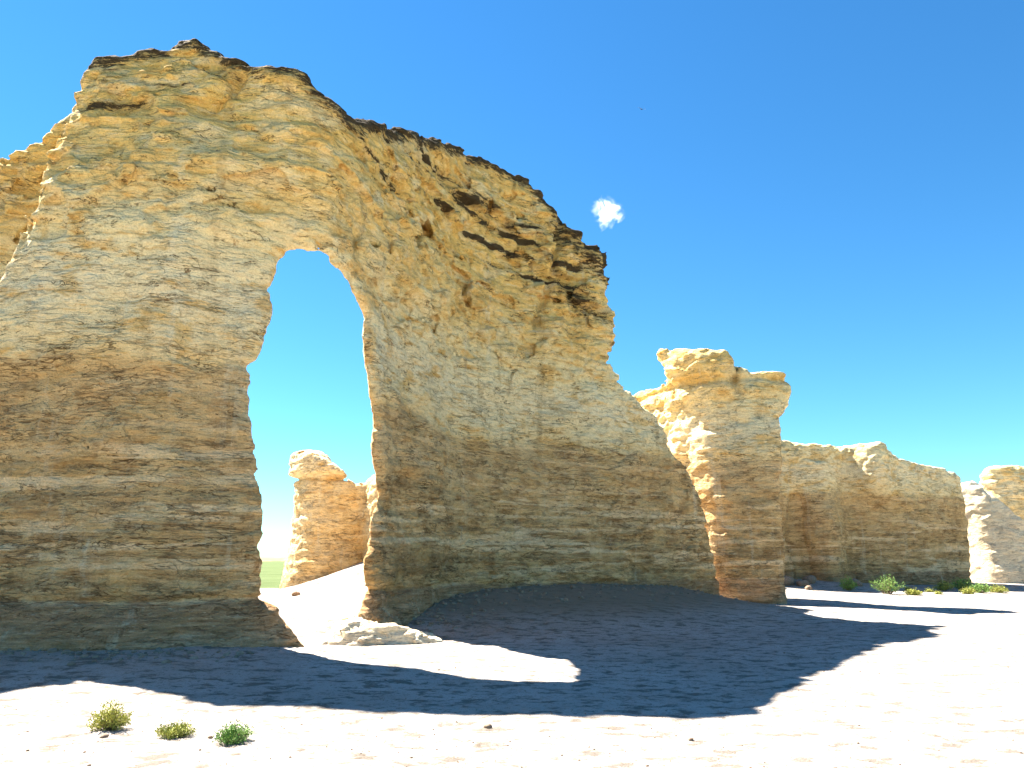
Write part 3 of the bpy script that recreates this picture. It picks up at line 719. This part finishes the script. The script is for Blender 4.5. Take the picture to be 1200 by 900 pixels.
def rubble():
    m, n, b = mat_new("chalk_rubble"); N = NB(n); geo = N("ShaderNodeNewGeometry")
    N.link(N.ramp(N.noise(geo.outputs[0], 3, 5, .7), [(.35, (.14, .105, .07)), (.6, (.30, .24, .17))]), b.inputs[0]); b.inputs["Roughness"].default_value = .95
    rg = np.random.default_rng(12); cx, cy, cs = curve(ARCH); V, F, base = [], [], 0
    dx = np.gradient(cx); dy = np.gradient(cy); l = np.hypot(dx, dy)
    for _ in range(1500):
        if rg.random() < .45: s = rg.uniform(11, 19.6); t = 1.25+abs(rg.normal())*.55
        else: s = rg.uniform(22.8, 38.6); t = .15+abs(rg.normal())*.9
        i = min(int(np.searchsorted(cs, s)), len(cx)-1)
        x = cx[i]+dy[i]/l[i]*t; y = cy[i]-dx[i]/l[i]*t
        V0, F0 = STP[int(rg.integers(6))]; sz = .012+.075*rg.random()**4
        a = rg.uniform(0, 6.28); c, s_ = math.cos(a), math.sin(a)
        V.append(np.stack([x+sz*(V0[:, 0]*c-V0[:, 1]*s_), y+sz*(V0[:, 0]*s_+V0[:, 1]*c), 0*V0[:, 0]+sz*V0[:, 2]], 1)); F.append(F0+base); base += len(V0)
    V = np.array(V); zc = ground_z(V[:, :, 0].mean(1), V[:, :, 1].mean(1)); V[:, :, 2] += zc[:, None]+.006
    return tag(mesh_obj("rubble", V.reshape(-1, 3), np.concatenate(F), m), "chalk chips and rubble strewn along the foot of the arch", "rubble", kind="stuff")
rubble()

# ------------------------------------------------------------ bird
def bird():
    m, n, b = mat_new("dark_feather"); b.inputs[0].default_value = (.02, .018, .016, 1); b.inputs["Roughness"].default_value = .8
    rings = [(-.30, .01, 0), (-.22, .035, 0), (-.1, .065, -.005), (.03, .075, -.01), (.14, .055, 0), (.19, .035, .01), (.24, .035, .02), (.28, .02, .015), (.32, .004, .005)]
    V, F = [], []
    for x, r_, z in rings:
        for q in range(10):
            a = 2*math.pi*q/10; V.append((x, r_*math.cos(a), z+r_*math.sin(a)))
    for i in range(len(rings)-1):
        for q in range(10):
            F.append((i*10+q, i*10+(q+1) % 10, (i+1)*10+(q+1) % 10, (i+1)*10+q))
    body = mesh_obj("soaring_bird", V, F, m)
    for sd_ in (1, -1):
        W, G = [], []
        prof = [(0, .09, -.10, .0), (.2, .12, -.11, .06), (.42, .10, -.12, .12), (.62, .03, -.12, .13), (.78, -.06, -.12, .12)]
        for y, xf, xb, z in prof:
            for x, dz in ((xf, .012), ((xf+xb)/2, .022), (xb, .004), ((xf+xb)/2, -.004)):
                W.append((x, sd_*(y+.03), z+dz))
        for i in range(4):
            for q in range(4):
                f_ = (i*4+q, i*4+(q+1) % 4, i*4+4+(q+1) % 4, i*4+4+q); G.append(f_ if sd_ > 0 else f_[::-1])
        G += [(0, 1, 2, 3), (16, 17, 18, 19)]
        mesh_obj("wing", W, G, m, body, smooth=False)
    T = [(-.26, .02, .0), (-.26, -.02, .0), (-.46, -.08, -.01), (-.46, .08, -.01), (-.26, .02, .008), (-.26, -.02, .008), (-.46, -.08, -.002), (-.46, .08, -.002)]
    mesh_obj("tail", T, [(0, 1, 2, 3), (7, 6, 5, 4), (0, 4, 5, 1), (1, 5, 6, 2), (2, 6, 7, 3), (3, 7, 4, 0)], m, body, smooth=False)
    # far up in the open sky
    k = 120.0; body.location = (152*k/867, (843.7-322*.2302)*k/867, 1.6+(322*.9731+199.5)*k/867)
    body.rotation_euler = (R(35), R(-20), R(38))
    return tag(body, "small dark bird gliding high in the blue sky above the cloud", "bird")
bird()

# ------------------------------------------------------------ cloud
def cloud():
    m = bpy.data.materials.new("cloud_vapour"); m.use_nodes = True; n = m.node_tree; n.nodes.clear(); N = NB(n)
    out = N("ShaderNodeOutputMaterial"); v = N("ShaderNodeVolumePrincipled"); N.link(v.outputs[0], out.inputs["Volume"])
    tc = N("ShaderNodeTexCoord"); ob = tc.outputs["Object"]
    ln = N("ShaderNodeVectorMath", operation='LENGTH'); N.link(ob, ln.inputs[0])
    nz = N.noise(ob, 1.35, 9, .68, 2.0)
    fall = N.mapr(ln.outputs["Value"], .15, 1.0, .16, -.62)
    sp = N("ShaderNodeSeparateXYZ"); N.link(ob, sp.inputs[0])
    side = N.math('MULTIPLY', N.math('SUBTRACT', sp.outputs[0], sp.outputs[2]), .16)
    e = N.math('ADD', N.math('ADD', N.math('MULTIPLY', N.math('SUBTRACT', nz, .5), 2.6), fall), side)
    d = N.mapr(e, 0.0, .5, 0, .9, smooth=False)
    N.link(d, v.inputs["Density"]); v.inputs["Color"].default_value = (1, 1, 1, 1); v.inputs["Anisotropy"].default_value = .2
    import bmesh
    bm = bmesh.new(); bmesh.ops.create_icosphere(bm, subdivisions=4, radius=1.05)
    V = np.array([x.co[:] for x in bm.verts]); F = np.array([[x.index for x in f.verts] for f in bm.faces]); bm.free()
    V = V*(1+.16*perlin(V[:, 0]*2, V[:, 1]*2, V[:, 2]*2, 9))[:, None]
    o = mesh_obj("cloud", V, F, m)
    k = 400.0; o.location = (110*k/867, (843.7-205*.2302)*k/867, 1.6+(205*.9731+199.5)*k/867)
    o.scale = (15.0, 6.0, 15.0); o.rotation_euler = (.3, .1, 0)
    return tag(o, "single small wispy white cloud in the clear blue sky", "cloud")
cloud()
